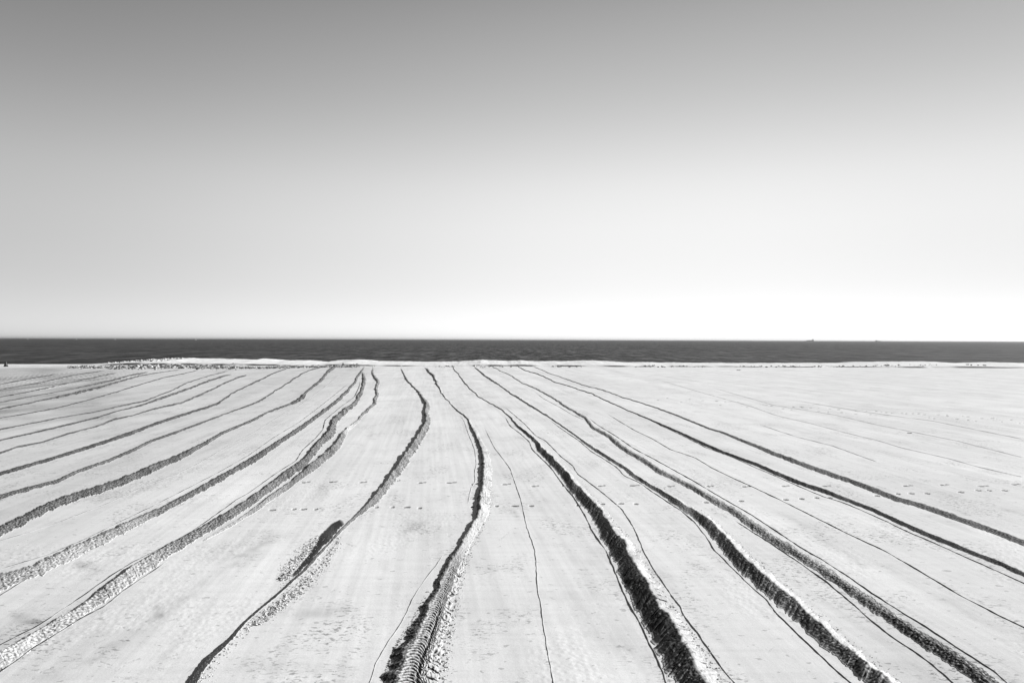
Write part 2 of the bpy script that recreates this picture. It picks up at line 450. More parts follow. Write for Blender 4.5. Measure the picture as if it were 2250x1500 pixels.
def ridge(name, pts, label, crest=.5, dboost=.10, damp_shade=.6, mottle=.35, hk=1.0, sunlit_tone=None, flute=0.0, clod=1.0, cat='sand ridge',
          group='ridges of sand left between the raked strips', nu=40, tread=False, taper=(True, False), step=1.3, rough_edge=1.0,
          material=None):
    RSEED[0] += 13; sd_ = RSEED[0]
    P = [tuple(p) + (1.0,) * (4 - len(p)) for p in pts]
    Q, ss = densify(P, step)
    x, y, tk, dk = Q.T
    jag = 1.5 * (1 - sstep(860, 1010, y)) + .5
    x = x + jag * (perlin(ss * .10, ss * 0 + .6, sd_ + 50) + .6 * perlin(ss * .28, ss * 0 + .6, sd_ + 51))
    tk = tk * (1 + .35 * (1 - sstep(850, 980, y)) * perlin(ss * .12, ss * 0 + .9, sd_ + 52))
    tx = np.gradient(x); ty = np.gradient(y); L = np.hypot(tx, ty) + 1e-9; tx /= L; ty /= L
    # screen normal pointing to the right-hand side of the ridge
    nx, ny = -ty, tx
    flip = np.where(nx < 0, -1, 1); nx = nx * flip; ny = ny * flip
    c = np.abs(tx)                                       # 1 when the ridge runs across the view
    wide = (1 - sstep(850, 1000, x)) * c
    tk = tk * (1 + .24 * wide); dk = dk * (1 + .08 * wide)
    tk = tk * (1 + .13 * perlin(ss * .045, ss * 0 + .3, sd_) + .08 * perlin(ss * .16, ss * 0 + .3, sd_ + 1))
    tk = np.maximum(tk, .8)
    lx, ly = x - nx * tk / 2, y - ny * tk / 2
    rx, ry = x + nx * tk / 2, y + ny * tk / 2
    # the far edge of a ridge seen from the side is its crest, so its foot lies nearer
    shrink = .34 * c * min(hk, 1)
    left_far = ly < ry
    lx2 = np.where(left_far, lx + nx * tk * shrink, lx); ly2 = np.where(left_far, ly + ny * tk * shrink, ly)
    rx2 = np.where(left_far, rx, rx - nx * tk * shrink); ry2 = np.where(left_far, ry, ry - ny * tk * shrink)
    LX, LY = unproj(lx2, ly2); RX, RY = unproj(rx2, ry2)
    D = (LY + RY) / 2
    Wd = np.hypot(RX - LX, RY - LY)
    Hh = tk / F * D * (.26 + .02 * c) * hk
    n = len(ss)
    end = np.ones(n)
    if taper[0]: end *= sstep(0, 14, ss)
    if taper[1]: end *= sstep(0, 14, ss[-1] - ss)
    cx = (LX + RX) / 2; cy = (LY + RY) / 2
    sw = np.concatenate([[0], np.cumsum(np.hypot(np.diff(cx), np.diff(cy)))])
    u = np.linspace(0, 1, nu)[None, :]
    # ragged feet
    e1 = .10 * rough_edge * perlin(sw * 3.1, sw * 0 + .7, sd_ + 3) + .07 * rough_edge * perlin(sw * 11, sw * 0 + .7, sd_ + 4)
    e2 = .13 * rough_edge * perlin(sw * 2.7, sw * 0 + .7, sd_ + 5) + .10 * rough_edge * perlin(sw * 12, sw * 0 + .7, sd_ + 6)
    U = u - e1[:, None] * (1 - u) ** 4 + e2[:, None] * u ** 4
    X = LX[:, None] + (RX - LX)[:, None] * U; Y = LY[:, None] + (RY - LY)[:, None] * U
    cc = np.clip(crest + .10 * perlin(sw * 1.3, sw * 0 + .2, sd_ + 7), .08, .92)[:, None]
    prof = np.where(u < cc, sstep(0, 1, u / cc) * .6 + .4 * np.clip(u / cc, 0, 1),
                    np.clip((1 - u) / (1 - cc), 0, 1) * .7 + .3 * sstep(0, 1, (1 - u) / (1 - cc)))
    hvar = (1 + .35 * perlin(sw * .9, sw * 0 + .4, sd_ + 8) + .2 * perlin(sw * 3.5, sw * 0 + .4, sd_ + 9))[:, None]
    Wc = np.clip(Wd, .1, .8)[:, None]
    fq = np.clip(9.0 / Wc, 16, 42)
    cl = clods(X * fq.mean(), Y * fq.mean(), sd_); cl2 = clods(X * fq.mean() * 2.1 + 7, Y * fq.mean() * 2.1, sd_ + 1)
    env = np.clip(prof * 2.2, 0, 1)
    H = Hh[:, None]
    Z = H * prof * hvar + env * clod * (1 - .45 * min(flute, 1)) * H * (.26 * (cl - .5) + .16 * (cl2 - .5))
    SW = sw[:, None] + u * 0
    if flute:
        fl = (perlin(SW * 7 + u * 2, u * 2.4 + SW * .5, sd_ + 20) + .7 * perlin(SW * 17 - u * 1.5, u * 4 + SW * .3, sd_ + 21)) * (.6 + .9 * perlin(SW * .9, u * 1.1, sd_ + 22))
        Z = Z + H * flute * .20 * fl * env * (u < cc + .1)
    cn = perlin(X * fq.mean() * 1.3, Y * fq.mean() * 1.3, sd_ + 30) * 1.6
    sl = perlin(SW * .8, u * .8, sd_ + 31)
    dm = (damp_shade + dboost) * dk[:, None] + mottle * (-.8 * (cl2 - .5) - .4 * (cl - .5) + .7 * cn) + (.10 + .22 * min(flute, 1)) * sl
    if sunlit_tone is not None:  # left face painted dark as if shaded, sunlit side kept paler
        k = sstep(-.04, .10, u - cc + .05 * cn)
        dm = dm * (1 - k) + k * (sunlit_tone + mottle * .8 * np.clip(cn - .15, 0, 1) + .15 * sl)
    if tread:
        face = 1 - sstep(-.02, .08, u - cc - .06)  # shade of the left face painted into the colour
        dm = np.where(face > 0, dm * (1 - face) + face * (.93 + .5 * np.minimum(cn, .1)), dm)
        # a strip pressed by a machine's track: curved bars across, three worn columns
        zone = sstep(.29, .33, u) * (1 - sstep(.79, .83, u)) * sstep(1215, 1265, y)[:, None]
        ph = SW / .105 - 1.5 * ((u - .50) / .2) ** 2 + .25 * perlin(SW * 2, u * 3, sd_ + 40)
        bar = .5 + .5 * np.sin(ph * 2 * math.pi)
        col = .75 + .25 * np.cos((u - .42) / .115 * 2 * math.pi)
        Z = Z * (1 - zone * .6) + zone * (.04 + .06 * bar)
        dm = dm * (1 - zone) + zone * (.0 + 1.2 * col * (1 - sstep(.55, .74, bar)) * (1.1 + .6 * cn))  # shade in the grooves between bars painted dark
        z2 = sstep(.60, .62, u) * (1 - sstep(.67, .69, u)) * sstep(1325, 1350, y)[:, None]
        dm = np.maximum(dm, z2 * (.85 + .2 * np.sin(SW / .105 * 2 * math.pi)))
        Z = Z - z2 * .04
        z3 = sstep(.81, .86, u) * sstep(1150, 1200, y)[:, None]
        dm = dm * (1 - z3) + z3 * (.12 + 2.2 * np.clip(cn - .04, 0, .45))
    Z = Z * end[:, None]
    dm = np.clip(dm, -.1, 1) * np.clip(env * 7, 0, 1) * (.3 + .7 * end[:, None])
    if tread:
        Z = Z * (1 - .60 * sstep(1150, 1300, y)[:, None])
    base = height(X, Y)
    edge = (u == 0) | (u == 1)
    Z = base + np.where(edge, -.02, np.maximum(Z, 0) + .006 * end[:, None] - .012 * (1 - end[:, None]))
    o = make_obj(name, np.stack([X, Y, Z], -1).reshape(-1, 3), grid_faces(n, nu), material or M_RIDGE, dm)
    tag(o, label, cat, group)
    return o


R = []
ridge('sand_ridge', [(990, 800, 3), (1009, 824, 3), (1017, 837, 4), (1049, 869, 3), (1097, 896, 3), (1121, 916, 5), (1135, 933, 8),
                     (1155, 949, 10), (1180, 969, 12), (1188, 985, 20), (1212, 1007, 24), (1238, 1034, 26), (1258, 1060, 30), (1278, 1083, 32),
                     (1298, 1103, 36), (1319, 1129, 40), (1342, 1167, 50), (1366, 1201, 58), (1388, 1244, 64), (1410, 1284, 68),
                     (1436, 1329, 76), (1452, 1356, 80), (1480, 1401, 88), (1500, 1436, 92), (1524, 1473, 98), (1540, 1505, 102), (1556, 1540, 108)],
      'tallest sand ridge, broad black fluted left face widening to the bottom edge', crest=.61, damp_shade=.98, mottle=.35,
      hk=.74, sunlit_tone=.34, flute=1.0, nu=60)
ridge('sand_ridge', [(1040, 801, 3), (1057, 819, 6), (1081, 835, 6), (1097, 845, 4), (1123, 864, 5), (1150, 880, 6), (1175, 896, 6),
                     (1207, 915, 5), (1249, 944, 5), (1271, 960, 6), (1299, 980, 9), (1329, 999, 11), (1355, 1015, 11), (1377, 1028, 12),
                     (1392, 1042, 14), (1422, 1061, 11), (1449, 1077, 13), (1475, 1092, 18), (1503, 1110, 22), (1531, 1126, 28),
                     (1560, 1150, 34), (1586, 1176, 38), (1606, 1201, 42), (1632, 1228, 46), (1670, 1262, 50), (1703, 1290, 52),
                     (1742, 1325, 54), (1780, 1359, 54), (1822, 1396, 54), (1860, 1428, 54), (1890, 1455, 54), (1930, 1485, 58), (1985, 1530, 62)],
      'sand ridge with dark left face and bright feathery crest, right of the tallest', crest=.58, damp_shade=.80, mottle=.45,
      hk=.74, sunlit_tone=.22, flute=.8, nu=52)
ridge('sand_ridge', [(1075, 801, 2.5), (1097, 813, 2), (1127, 827, 3), (1148, 841, 3), (1185, 856, 4), (1220, 877, 5), (1249, 896, 6), (1287, 917, 7),
                     (1305, 939, 9), (1340, 957, 11), (1367, 981, 13), (1393, 997, 13), (1420, 1013, 14), (1447, 1032, 15),
                     (1487, 1051, 14), (1527, 1072, 15), (1567, 1096, 18), (1607, 1117, 20), (1650, 1148, 22), (1703, 1184, 24),
                     (1757, 1216, 25), (1810, 1250, 26, 1.05), (1863, 1287, 28, 1.15), (1917, 1324, 30, 1.2), (1970, 1361, 31, 1.3), (2023, 1396, 33, 1.35),
                     (2077, 1430, 36, 1.4), (2130, 1466, 38, 1.4), (2183, 1502, 42, 1.4), (2240, 1540, 44, 1.4)],
      'low dark ridge of crumbled sand reaching the bottom right corner between two thin lines', crest=.5, damp_shade=.60, mottle=.6, hk=.7, clod=1.6, nu=48)
ridge('sand_ridge', [(1132, 801, 2.5), (1153, 813, 2.5), (1193, 825, 3), (1215, 837, 3), (1260, 851, 2.5), (1300, 864, 3), (1340, 883, 3),
                     (1380, 901, 3), (1420, 917, 4), (1455, 933, 6), (1500, 952, 7), (1540, 971, 9), (1580, 989, 9), (1620, 1004, 9),
                     (1660, 1018, 10), (1703, 1037, 11), (1757, 1059, 12), (1810, 1077, 12), (1863, 1097, 12), (1917, 1118, 11),
                     (1983, 1148, 13), (2037, 1172, 13), (2090, 1193, 13), (2143, 1215, 12), (2197, 1236, 13), (2250, 1260, 14), (2330, 1298, 14)],
      'narrow black ridge meeting the right edge, lower of the two on the right side', crest=.6, damp_shade=.9, mottle=.25, hk=.9, nu=30)
ridge('sand_ridge', [(1167, 803, 2), (1207, 820, 2), (1247, 833, 2.5), (1287, 847, 2.5), (1327, 857, 3), (1367, 872, 3), (1407, 884, 3), (1447, 897, 4),
                     (1487, 912, 4), (1527, 928, 5), (1559, 941, 5), (1593, 951, 6), (1633, 968, 8), (1670, 982, 10), (1703, 996, 12),
                     (1757, 1016, 14), (1810, 1035, 14), (1863, 1053, 14), (1917, 1073, 15), (1970, 1094, 15), (2023, 1109, 15),
                     (2077, 1127, 15), (2130, 1146, 15), (2183, 1165, 15), (2250, 1190, 16), (2330, 1222, 17)],
      'even dark grey ridge meeting the right edge, upper and farthest right of the dark ridges', crest=.6, damp_shade=.74, mottle=.3, hk=.8, nu=30)

# centre
ridge('sand_ridge', [(880, 804, 3), (894, 835, 3.5), (922, 861, 4), (938, 885, 11), (938, 907, 13), (939, 931, 15), (927, 952, 17), (907, 984, 20),
                     (886, 1013, 20), (862, 1048, 19), (838, 1080, 18), (814, 1106, 14), (785, 1131, 7), (760, 1153, 6), (724, 1192, 4, 1.3), (695, 1222, 6, 1.3), (670, 1250, 6, 1.4),
                     (640, 1277, 4.5, 1.5), (605, 1308, 4.5, 1.6), (568, 1338, 5, 1.6), (533, 1370, 5.5, 1.6), (508, 1400, 7, 1.6), (470, 1436, 12, 1.6), (442, 1468, 15, 1.6), (420, 1500, 18, 1.6), (398, 1535, 20, 1.6)],
      'winding ridge left of centre, black-edged, thinning to a crack near the bottom', crest=.26, damp_shade=.62, mottle=.40, hk=1.2, nu=36, rough_edge=1.7)
ridge('sand_ridge', [(933, 804, 7), (955, 827, 8), (960, 840, 7), (970, 859, 4), (982, 877, 2.5), (1002, 897, 4), (1028, 918, 5), (1043, 946, 11),
                     (1058, 976, 15), (1067, 1003, 20), (1069, 1022, 23), (1068, 1040, 24), (1067, 1061, 24), (1064, 1083, 27), (1060, 1107, 30),
                     (1061, 1122, 26), (1052, 1140, 24), (1040, 1160, 24), (1023, 1190, 27), (1005, 1221, 36), (988, 1258, 46), (974, 1292, 58), (957, 1329, 68),
                     (944, 1367, 78), (931, 1400, 92), (914, 1430, 104), (903, 1468, 112), (896, 1500, 118), (884, 1540, 124)],
      'central S-shaped sand ridge pressed with ribbed machine track marks at the bottom edge', crest=.24, damp_shade=.72, mottle=.42, hk=.95,
      sunlit_tone=.30, nu=84, tread=True)

# merging pair left of centre
ridge('sand_ridge', [(798, 812, 6), (801, 840, 8), (790, 867, 9), (782, 885, 9), (758, 901, 11), (733, 925, 15), (727, 949, 20), (703, 971, 18),
                     (686, 993, 18), (668, 1014, 19), (630, 1040, 19), (590, 1070, 19), (549, 1100, 20), (507, 1126, 22), (453, 1157, 23), (400, 1188, 24),
                     (347, 1219, 29, .85), (293, 1251, 32, .62), (253, 1281, 32, .6), (213, 1311, 30, .62), (173, 1341, 27, .55), (107, 1380, 28, .52), (53, 1412, 32, .5),
                     (0, 1446, 36, .5), (-60, 1486, 38, .5)],
      'long grey ridge joined by a branch midway, turning pale and reaching the lower left edge', crest=.34, damp_shade=.70, mottle=.55, hk=.75, clod=1.3, nu=50)
ridge('sand_ridge', [(822, 803, 4), (817, 816, 4), (830, 835, 6), (829, 848, 7), (829, 867, 6), (822, 888, 6), (798, 909, 6), (785, 926, 6, .7),
                     (765, 941, 8, .3), (753, 956, 14), (742, 977, 17), (719, 998, 17), (692, 1020, 17), (662, 1043, 15), (624, 1072, 13, .95), (590, 1096, 12, .85),
                     (560, 1118, 11, .75), (520, 1144, 8, .7), (480, 1168, 5, .65), (440, 1190, 2.5, .6)],
      'crooked broken ridge whose lower half runs down into the long ridge on its left', crest=.25, damp_shade=.66, mottle=.45, hk=1.0, nu=30, taper=(True, True))
ridge('sand_ridge', [(803, 802, 3), (790, 821, 5), (777, 843, 5), (750, 872, 7), (710, 904, 9), (670, 933, 9), (617, 968, 11), (560, 1006, 15),
                     (507, 1036, 14), (453, 1066, 15), (400, 1095, 15), (355, 1119, 16, .92), (307, 1140, 20, .72), (240, 1173, 24, .62), (160, 1209, 28, .55), (80, 1248, 30, .55),
                     (0, 1275, 36, .65), (-70, 1305, 38, .65)],
      'straight speckled ridge with coarse dark crumbs, third from the bottom along the left edge', crest=.4, damp_shade=.78, mottle=.62, hk=.6, clod=1.4, nu=50)
ridge('sand_ridge', [(742, 802, 4), (726, 811, 8), (702, 837, 6), (675, 859, 6), (657, 877, 11), (638, 887, 5), (598, 901, 5), (550, 925, 6), (533, 932, 6),
                     (488, 951, 7), (453, 972, 9), (400, 1000, 14), (347, 1022, 17), (293, 1046, 18), (229, 1070, 19), (187, 1082, 18), (128, 1102, 20),
                     (80, 1124, 21), (53, 1139, 22), (0, 1164, 24), (-60, 1190, 25)],
      'dark grainy ridge on the left with a far knot, just above the speckled one', crest=.45, damp_shade=.78, mottle=.6, hk=.6, clod=1.4, nu=44)
ridge('sand_ridge', [(725, 802, 2), (683, 812, 2.5), (662, 821, 3), (630, 843, 3), (603, 859, 3), (577, 877, 4), (550, 889, 4), (507, 904, 3), (464, 920, 4), (387, 949, 6),
                     (333, 968, 7), (293, 988, 8), (240, 1011, 8), (171, 1035, 8), (128, 1056, 9), (61, 1073, 10), (0, 1091, 11), (-50, 1106, 11)],
      'thin dark ridge on the left side, fifth from the bottom along the left edge', crest=.5, damp_shade=.78, mottle=.5, hk=.7, nu=30)
ridge('sand_ridge', [(640, 805, 2), (601, 820, 2.5), (582, 829, 3), (550, 844, 3.5), (515, 861, 3), (477, 887, 5), (421, 904, 6), (344, 929, 7), (283, 952, 9), (197, 981, 9),
                     (101, 1011, 8), (0, 1040, 10), (-50, 1054, 10)],
      'smooth dark grey ridge on the left side, next one up from the thin dark ridge', crest=.5, damp_shade=.80, mottle=.4, hk=.7, nu=30)
FAR = [([(547, 821, 4), (507, 835, 4), (480, 848, 4), (440, 867, 5), (400, 884, 5), (333, 899, 4), (293, 912, 2.5), (253, 920, 5), (213, 936, 4), (147, 953, 4.5),
         (93, 971, 4), (40, 981, 5), (0, 995, 5), (-40, 1004, 5)], 'slim far ridge on the left meeting the edge just above the smooth dark grey one'),
       ([(512, 821, 3), (493, 825, 4), (459, 836, 5), (427, 848, 5), (360, 872, 6), (307, 891, 4), (253, 904, 3), (213, 917, 4), (147, 933, 5), (80, 949, 4), (0, 967, 4.5), (-40, 976, 4)],
        'slim far ridge on the left, darkest in its upper bend, crossing a smudge halfway'),
       ([(507, 813, 2), (453, 827, 2), (413, 840, 2.5), (373, 859, 3), (320, 880, 3.5), (267, 891, 3), (213, 904, 3), (133, 917, 3), (53, 933, 3.5), (0, 943, 4), (-40, 951, 4)],
        'hair-thin far ridge on the left running close above the slim ridge with a smudge'),
       ([(440, 812, 1.8), (400, 821, 2), (360, 829, 2.5), (307, 845, 2.5), (253, 861, 2.5), (187, 880, 3), (120, 897, 3), (53, 909, 2.5), (0, 918, 2.5), (-40, 925, 2)],
        'faint lone far ridge below the hatched rake marks at the left edge'),
       ([(400, 811, 1.5), (350, 818, 2), (307, 825, 3), (280, 832, 4), (227, 848, 6), (160, 864, 7), (107, 875, 4), (53, 887, 4), (0, 897, 4), (-40, 904, 4)],
        'lowest and broadest of the hatched rake ridges at the far left'),
       ([(330, 816, 2), (290, 823, 4), (245, 835, 5), (200, 845, 4), (140, 858, 2), (60, 872, 2.5), (0, 883, 3), (-40, 890, 3)], 'second lowest of the hatched rake ridges at the far left'),
       ([(260, 818, 2), (200, 830, 3), (140, 843, 3), (70, 859, 3), (0, 872, 3), (-40, 880, 3)], 'middle hatched rake ridge at the far left'),
       ([(235, 813, 1.5), (160, 824, 3), (100, 838, 3), (40, 848, 2.5), (0, 856, 3), (-40, 862, 3)], 'fourth hatched rake ridge at the far left, below the topmost'),
       ([(130, 820, 2), (80, 829, 3), (30, 838, 3), (0, 844, 3), (-40, 850, 3)], 'topmost and shortest hatched rake ridge at the far left')]
for P, lab in FAR:
    ridge('sand_ridge', P, lab, crest=.5, damp_shade=.72, mottle=.3, hk=.8, nu=16, step=1.8)
# hollow with its rubble, on the winding ridge
ridge('sand_mound', [(757, 1138, 9), (748, 1146, 15), (732, 1160, 20), (713, 1181, 20), (697, 1202, 15), (684, 1220, 10), (668, 1238, 9), (650, 1258, 8), (636, 1268, 4)],
      'smooth dark oblong mound scraped up beside the winding ridge left of centre', crest=.75, damp_shade=.86, mottle=.12, hk=.26, clod=.8, nu=36,
      cat='mound', group=None, taper=(True, True))
# ------------------------------------------------------------------ thin lines
def thin(pts, label, dark=.9, w=1.0, pale=False):
    RSEED[0] += 5
    Q, ss = densify([tuple(p) for p in pts], 2.2)
    x, y = Q[:, 0], Q[:, 1]
    cx, cy = unproj(x, y)
    wob = .012 * perlin(cx * 3 + cy * 3, cy * 0 + .4, RSEED[0])
    dx = np.gradient(cx); dy = np.gradient(cy); L = np.hypot(dx, dy) + 1e-9
    px, py = dy / L, -dx / L
    D = np.hypot(cx, cy)
    s = np.concatenate([[0], np.cumsum(np.hypot(np.diff(cx), np.diff(cy)))])
    brk = .62 + .55 * perlin(s * 1.1, s * 0 + .1, RSEED[0] + 1) + .3 * perlin(s * 6, s * 0 + .1, RSEED[0] + 2)
    brk = np.clip(brk, .08, 1.1) * .9
    wd = (.013 + .00045 * D) * w
    hh = (.011 + .0004 * D) * w * brk
    end = sstep(0, 30, ss) * sstep(0, 12, ss[-1] - ss)
    prof = [(-1.3, -.012, 0), (-.55, .75, 1), (0, 1, 1), (1.2, -.012, .5)]
    dark = dark * (.8 if x.mean() > 1000 else 1.25)  # step shadow painted into the line's colour, stronger on the left
    V = []; A = []
    for k, (a, b_, d_) in enumerate(prof):
        X = cx + px * (a * wd + wob); Y = cy + py * (a * wd + wob)
        Z = height(X, Y) + (hh * b_ * end + .004 * end if b_ > 0 else -.012)
        V.append(np.stack([X, Y, Z], -1)); A.append(d_ * dark * np.clip(brk + .25, 0, 1) * end)
    o = make_obj('sand_line', np.stack(V, 1).reshape(-1, 3), grid_faces(len(x), 4), M_RIDGE, np.stack(A, 1))
    tag(o, label, 'sand line', 'thin lines scraped in the sand')


thin([(1060, 930), (1087, 985), (1097, 997), (1121, 1029), (1145, 1099), (1156, 1153), (1175, 1207), (1179, 1247), (1180, 1287), (1188, 1327), (1193, 1367), (1201, 1420), (1209, 1460), (1215, 1500), (1220, 1530)],
     'lone thin line down the centre between the S-shaped ridge and the tallest ridge', .7, .7)
thin([(1105, 905), (1111, 917), (1121, 936), (1143, 952), (1164, 971), (1169, 987), (1191, 1008), (1212, 1029), (1233, 1059), (1262, 1094), (1287, 1135), (1300, 1164), (1335, 1215), (1351, 1255), (1364, 1289), (1383, 1327), (1407, 1369), (1425, 1409), (1447, 1452), (1465, 1500), (1475, 1530)],
     'dark thin line hugging the left side of the tallest ridge', 1, 1.25)
thin([(1100, 887), (1127, 909), (1153, 931), (1177, 957), (1199, 968), (1233, 1003), (1260, 1024), (1268, 1040), (1300, 1064), (1327, 1085), (1367, 1119), (1388, 1151), (1404, 1185), (1417, 1217), (1439, 1255), (1455, 1276), (1473, 1305), (1495, 1332), (1505, 1356), (1535, 1393), (1559, 1428), (1588, 1468), (1615, 1500), (1640, 1530)],
     'thin line just right of the tallest ridge, with a small kink halfway', .85)
thin([(1201, 917), (1233, 941), (1273, 968), (1300, 992), (1327, 1008), (1356, 1027), (1372, 1045), (1407, 1061), (1433, 1080), (1465, 1101), (1500, 1124), (1527, 1148), (1553, 1180), (1569, 1207), (1601, 1239), (1633, 1271), (1660, 1297), (1687, 1319), (1704, 1345), (1757, 1396), (1797, 1433), (1837, 1471), (1871, 1500), (1905, 1530)],
     'thin line along the left side of the ridge with the bright feathery crest', .85)
thin([(1167, 853), (1193, 875), (1233, 896), (1260, 912), (1287, 923)], 'short far line left of the crumbled ridge near the berm', .6, .8)
thin([(1610, 1140), (1650, 1166), (1703, 1199), (1757, 1236), (1810, 1273), (1863, 1316), (1917, 1364), (1957, 1396), (2010, 1431), (2050, 1460), (2095, 1500), (2130, 1530)],
     'thin dark line on the lower left side of the low crumbled ridge', 1, 1.1)
thin([(1287, 912), (1313, 933), (1353, 957), (1393, 985), (1433, 1006), (1473, 1028), (1527, 1058), (1567, 1082), (1607, 1105), (1650, 1130), (1703, 1164), (1757, 1201), (1810, 1231), (1863, 1265), (1917, 1303), (1970, 1337), (2023, 1369), (2077, 1404), (2130, 1439), (2183, 1473), (2215, 1500), (2250, 1530)],
     'thin dark line on the upper right side of the low crumbled ridge', 1, 1.1)
thin([(1327, 904), (1353, 920), (1393, 944), (1433, 963), (1473, 987), (1527, 1005), (1567, 1029), (1607, 1048), (1660, 1072), (1719, 1100), (1783, 1132), (1863, 1172), (1943, 1209), (2023, 1255), (2103, 1303), (2183, 1345), (2250, 1378), (2320, 1415)],
     'lone thin line midway between the crumbled ridge and the narrow black ridge', .95, 1.0)
thin([(1433, 925), (1500, 957), (1553, 984), (1607, 1003), (1660, 1027), (1703, 1045), (1757, 1069), (1810, 1091), (1850, 1103), (1890, 1119), (1943, 1143), (1997, 1169), (2050, 1191), (2103, 1215), (2157, 1239), (2210, 1263), (2250, 1281), (2300, 1305)],
     'thin line just below the narrow black ridge on the right', .8, .9)
thin([(2020, 1115), (2100, 1143), (2180, 1171), (2250, 1199), (2300, 1219)], 'faint short line just below the even dark grey ridge at the right edge', .5, .7)
thin([(1440, 832), (1540, 862), (1650, 893), (1703, 912), (1783, 931), (1863, 952), (1930, 968), (1983, 984), (2077, 1005), (2157, 1027), (2250, 1048)], 'lowest of the faint lines on the flat right side', .3, .55)
thin([(1560, 850), (1700, 890), (1837, 912), (1917, 931), (1997, 947), (2103, 968), (2210, 995), (2250, 1005)], 'middle faint line on the flat right side', .25, .5)
thin([(1750, 880), (1900, 905), (2050, 925), (2250, 965)], 'highest faint line on the flat right side', .2, .5)
thin([(1660, 930), (1750, 960), (1830, 980), (1930, 1016)], 'short faint line just above the even dark grey ridge', .35, .6)
thin([(750, 821), (710, 853), (657, 891), (617, 912), (560, 949), (507, 976), (467, 1000), (440, 1016), (387, 1043), (320, 1067), (240, 1105), (187, 1125), (128, 1148), (53, 1173), (0, 1188), (-40, 1200)],
     'thin line on the left between the grainy ridge and the speckled ridge', .7, .8)
thin([(777, 833), (737, 866), (697, 898), (657, 928), (603, 960), (547, 1000), (480, 1038), (400, 1079), (333, 1113), (260, 1148), (187, 1184), (107, 1218), (0, 1250), (-40, 1264)],
     'thin line tight above the speckled ridge on the left', .85, .9)
thin([(253, 1182), (187, 1214), (107, 1246), (53, 1274), (0, 1308), (-30, 1328)], 'thin line just below the near end of the speckled ridge', .85, .9)
thin([(793, 824), (790, 848), (779, 872), (750, 893), (714, 923), (710, 943), (693, 963), (664, 989), (650, 1012), (603, 1042), (550, 1080), (520, 1097), (480, 1126), (427, 1163), (373, 1194), (293, 1233), (240, 1266), (187, 1305), (133, 1340), (80, 1376), (0, 1416), (-40, 1436)],
     'wavy thin line along the upper side of the long joined ridge', .95, 1.1)
thin([(373, 1228), (307, 1272), (267, 1300), (227, 1332), (173, 1360), (133, 1386), (80, 1418), (40, 1447), (0, 1474), (-30, 1494)], 'dark thin line under the pale near end of the long joined ridge', .95, 1.2)
thin([(977, 1212), (961, 1237), (931, 1276), (907, 1313), (883, 1367), (849, 1415), (825, 1457), (811, 1500), (804, 1530)], 'fine curved line on the left of the track-marked ridge', .6, .6)
thin([(1003, 904), (1019, 923), (1030, 955), (1043, 987), (1047, 1019), (1042, 1040), (1045, 1056), (1035, 1072), (1027, 1109)], 'fine line following the left side of the S-shaped ridge midway', .6, .7)
thin([(742, 1150), (720, 1174), (702, 1196), (688, 1213)], 'short pale lip along the middle of the dark mound', 0, 1.6)

# ------------------------------------------------------------------ loose clods
def blobs(name, spots, label, kind='stuff', cat=None, mat=None):
    """spots: (x, y, size, damp); one small irregular lump each"""
    ico = []
    p = (1 + 5 ** .5) / 2
    iv = np.array([(-1, p, 0), (1, p, 0), (-1, -p, 0), (1, -p, 0), (0, -1, p), (0, 1, p), (0, -1, -p), (0, 1, -p), (p, 0, -1), (p, 0, 1), (-p, 0, -1), (-p, 0, 1)])
    iv /= np.linalg.norm(iv[0])
    fc = np.array([(0, 11, 5), (0, 5, 1), (0, 1, 7), (0, 7, 10), (0, 10, 11), (1, 5, 9), (5, 11, 4), (11, 10, 2), (10, 7, 6), (7, 1, 8),
                   (3, 9, 4), (3, 4, 2), (3, 2, 6), (3, 6, 8), (3, 8, 9), (4, 9, 5), (2, 4, 11), (6, 2, 10), (8, 6, 7), (9, 8, 1)])
    S_ = np.array(spots)
    n = len(S_)
    r = 1 + RS.uniform(-.3, .3, (n, 12, 1))
    V = iv[None] * r * (S_[:, 2] * .5)[:, None, None] * np.stack([RS.uniform(.8, 1.5, n), RS.uniform(.7, 1.2, n), RS.uniform(.5, .85, n)], -1)[:, None, :]
    zb = height(S_[:, 0], S_[:, 1]) + S_[:, 2] * .16
    if S_.shape[1] > 4: zb = zb + S_[:, 4]
    V = V + np.stack([S_[:, 0], S_[:, 1], zb], -1)[:, None, :]
    FF = (fc[None] + (np.arange(n) * 12)[:, None, None]).reshape(-1, 3)
    A = np.repeat(S_[:, 3], 12)
    o = make_obj(name, V.reshape(-1, 3), FF, mat or M_RIDGE, A, smooth=False)
    tag(o, label, cat, None, kind)
    return o


sp = []
for k in range(2200):                                  # broken sand under the berm, thick on the left
    u = rnd.random() ** 1.1
    px = 150 + 640 * u
    base = np.interp(px, [150, 280, 330, 400, 440, 560, 650, 790], [807, 807.5, 806, 804.5, 807, 808.5, 806.5, 805])
    py = rnd.gauss(base, 2.0 if 240 < px < 520 else 1.0)
    X, Y = unproj(px, min(max(py, 802.5), 815))
    sp.append((float(X), min(float(Y), 139), rnd.uniform(.12, .40) * (1.7 if 300 < px < 400 else 1.1), rnd.choice((.95, .9, .8, .7, .6, .4, .1))))
for k in range(150):                                  # clods on the lumpy pile at the left end of the berm
    px = rnd.uniform(262, 400); X = (px - 1125) / F * 147; Y = rnd.uniform(139, 149.5)
    sp.append((X, Y, rnd.uniform(.12, .5), rnd.choice((.95, .9, .6, .2, 0))))
for k in range(420):
    px = rnd.uniform(700, 2240); py = rnd.gauss(806, .6)
    if perlin(np.array(px * .012), np.array(.5), 77) < -.1: continue
    X, Y = unproj(px, py)
    sp.append((float(X), float(Y), rnd.uniform(.1, .4), rnd.choice((.95, .7, .2))))
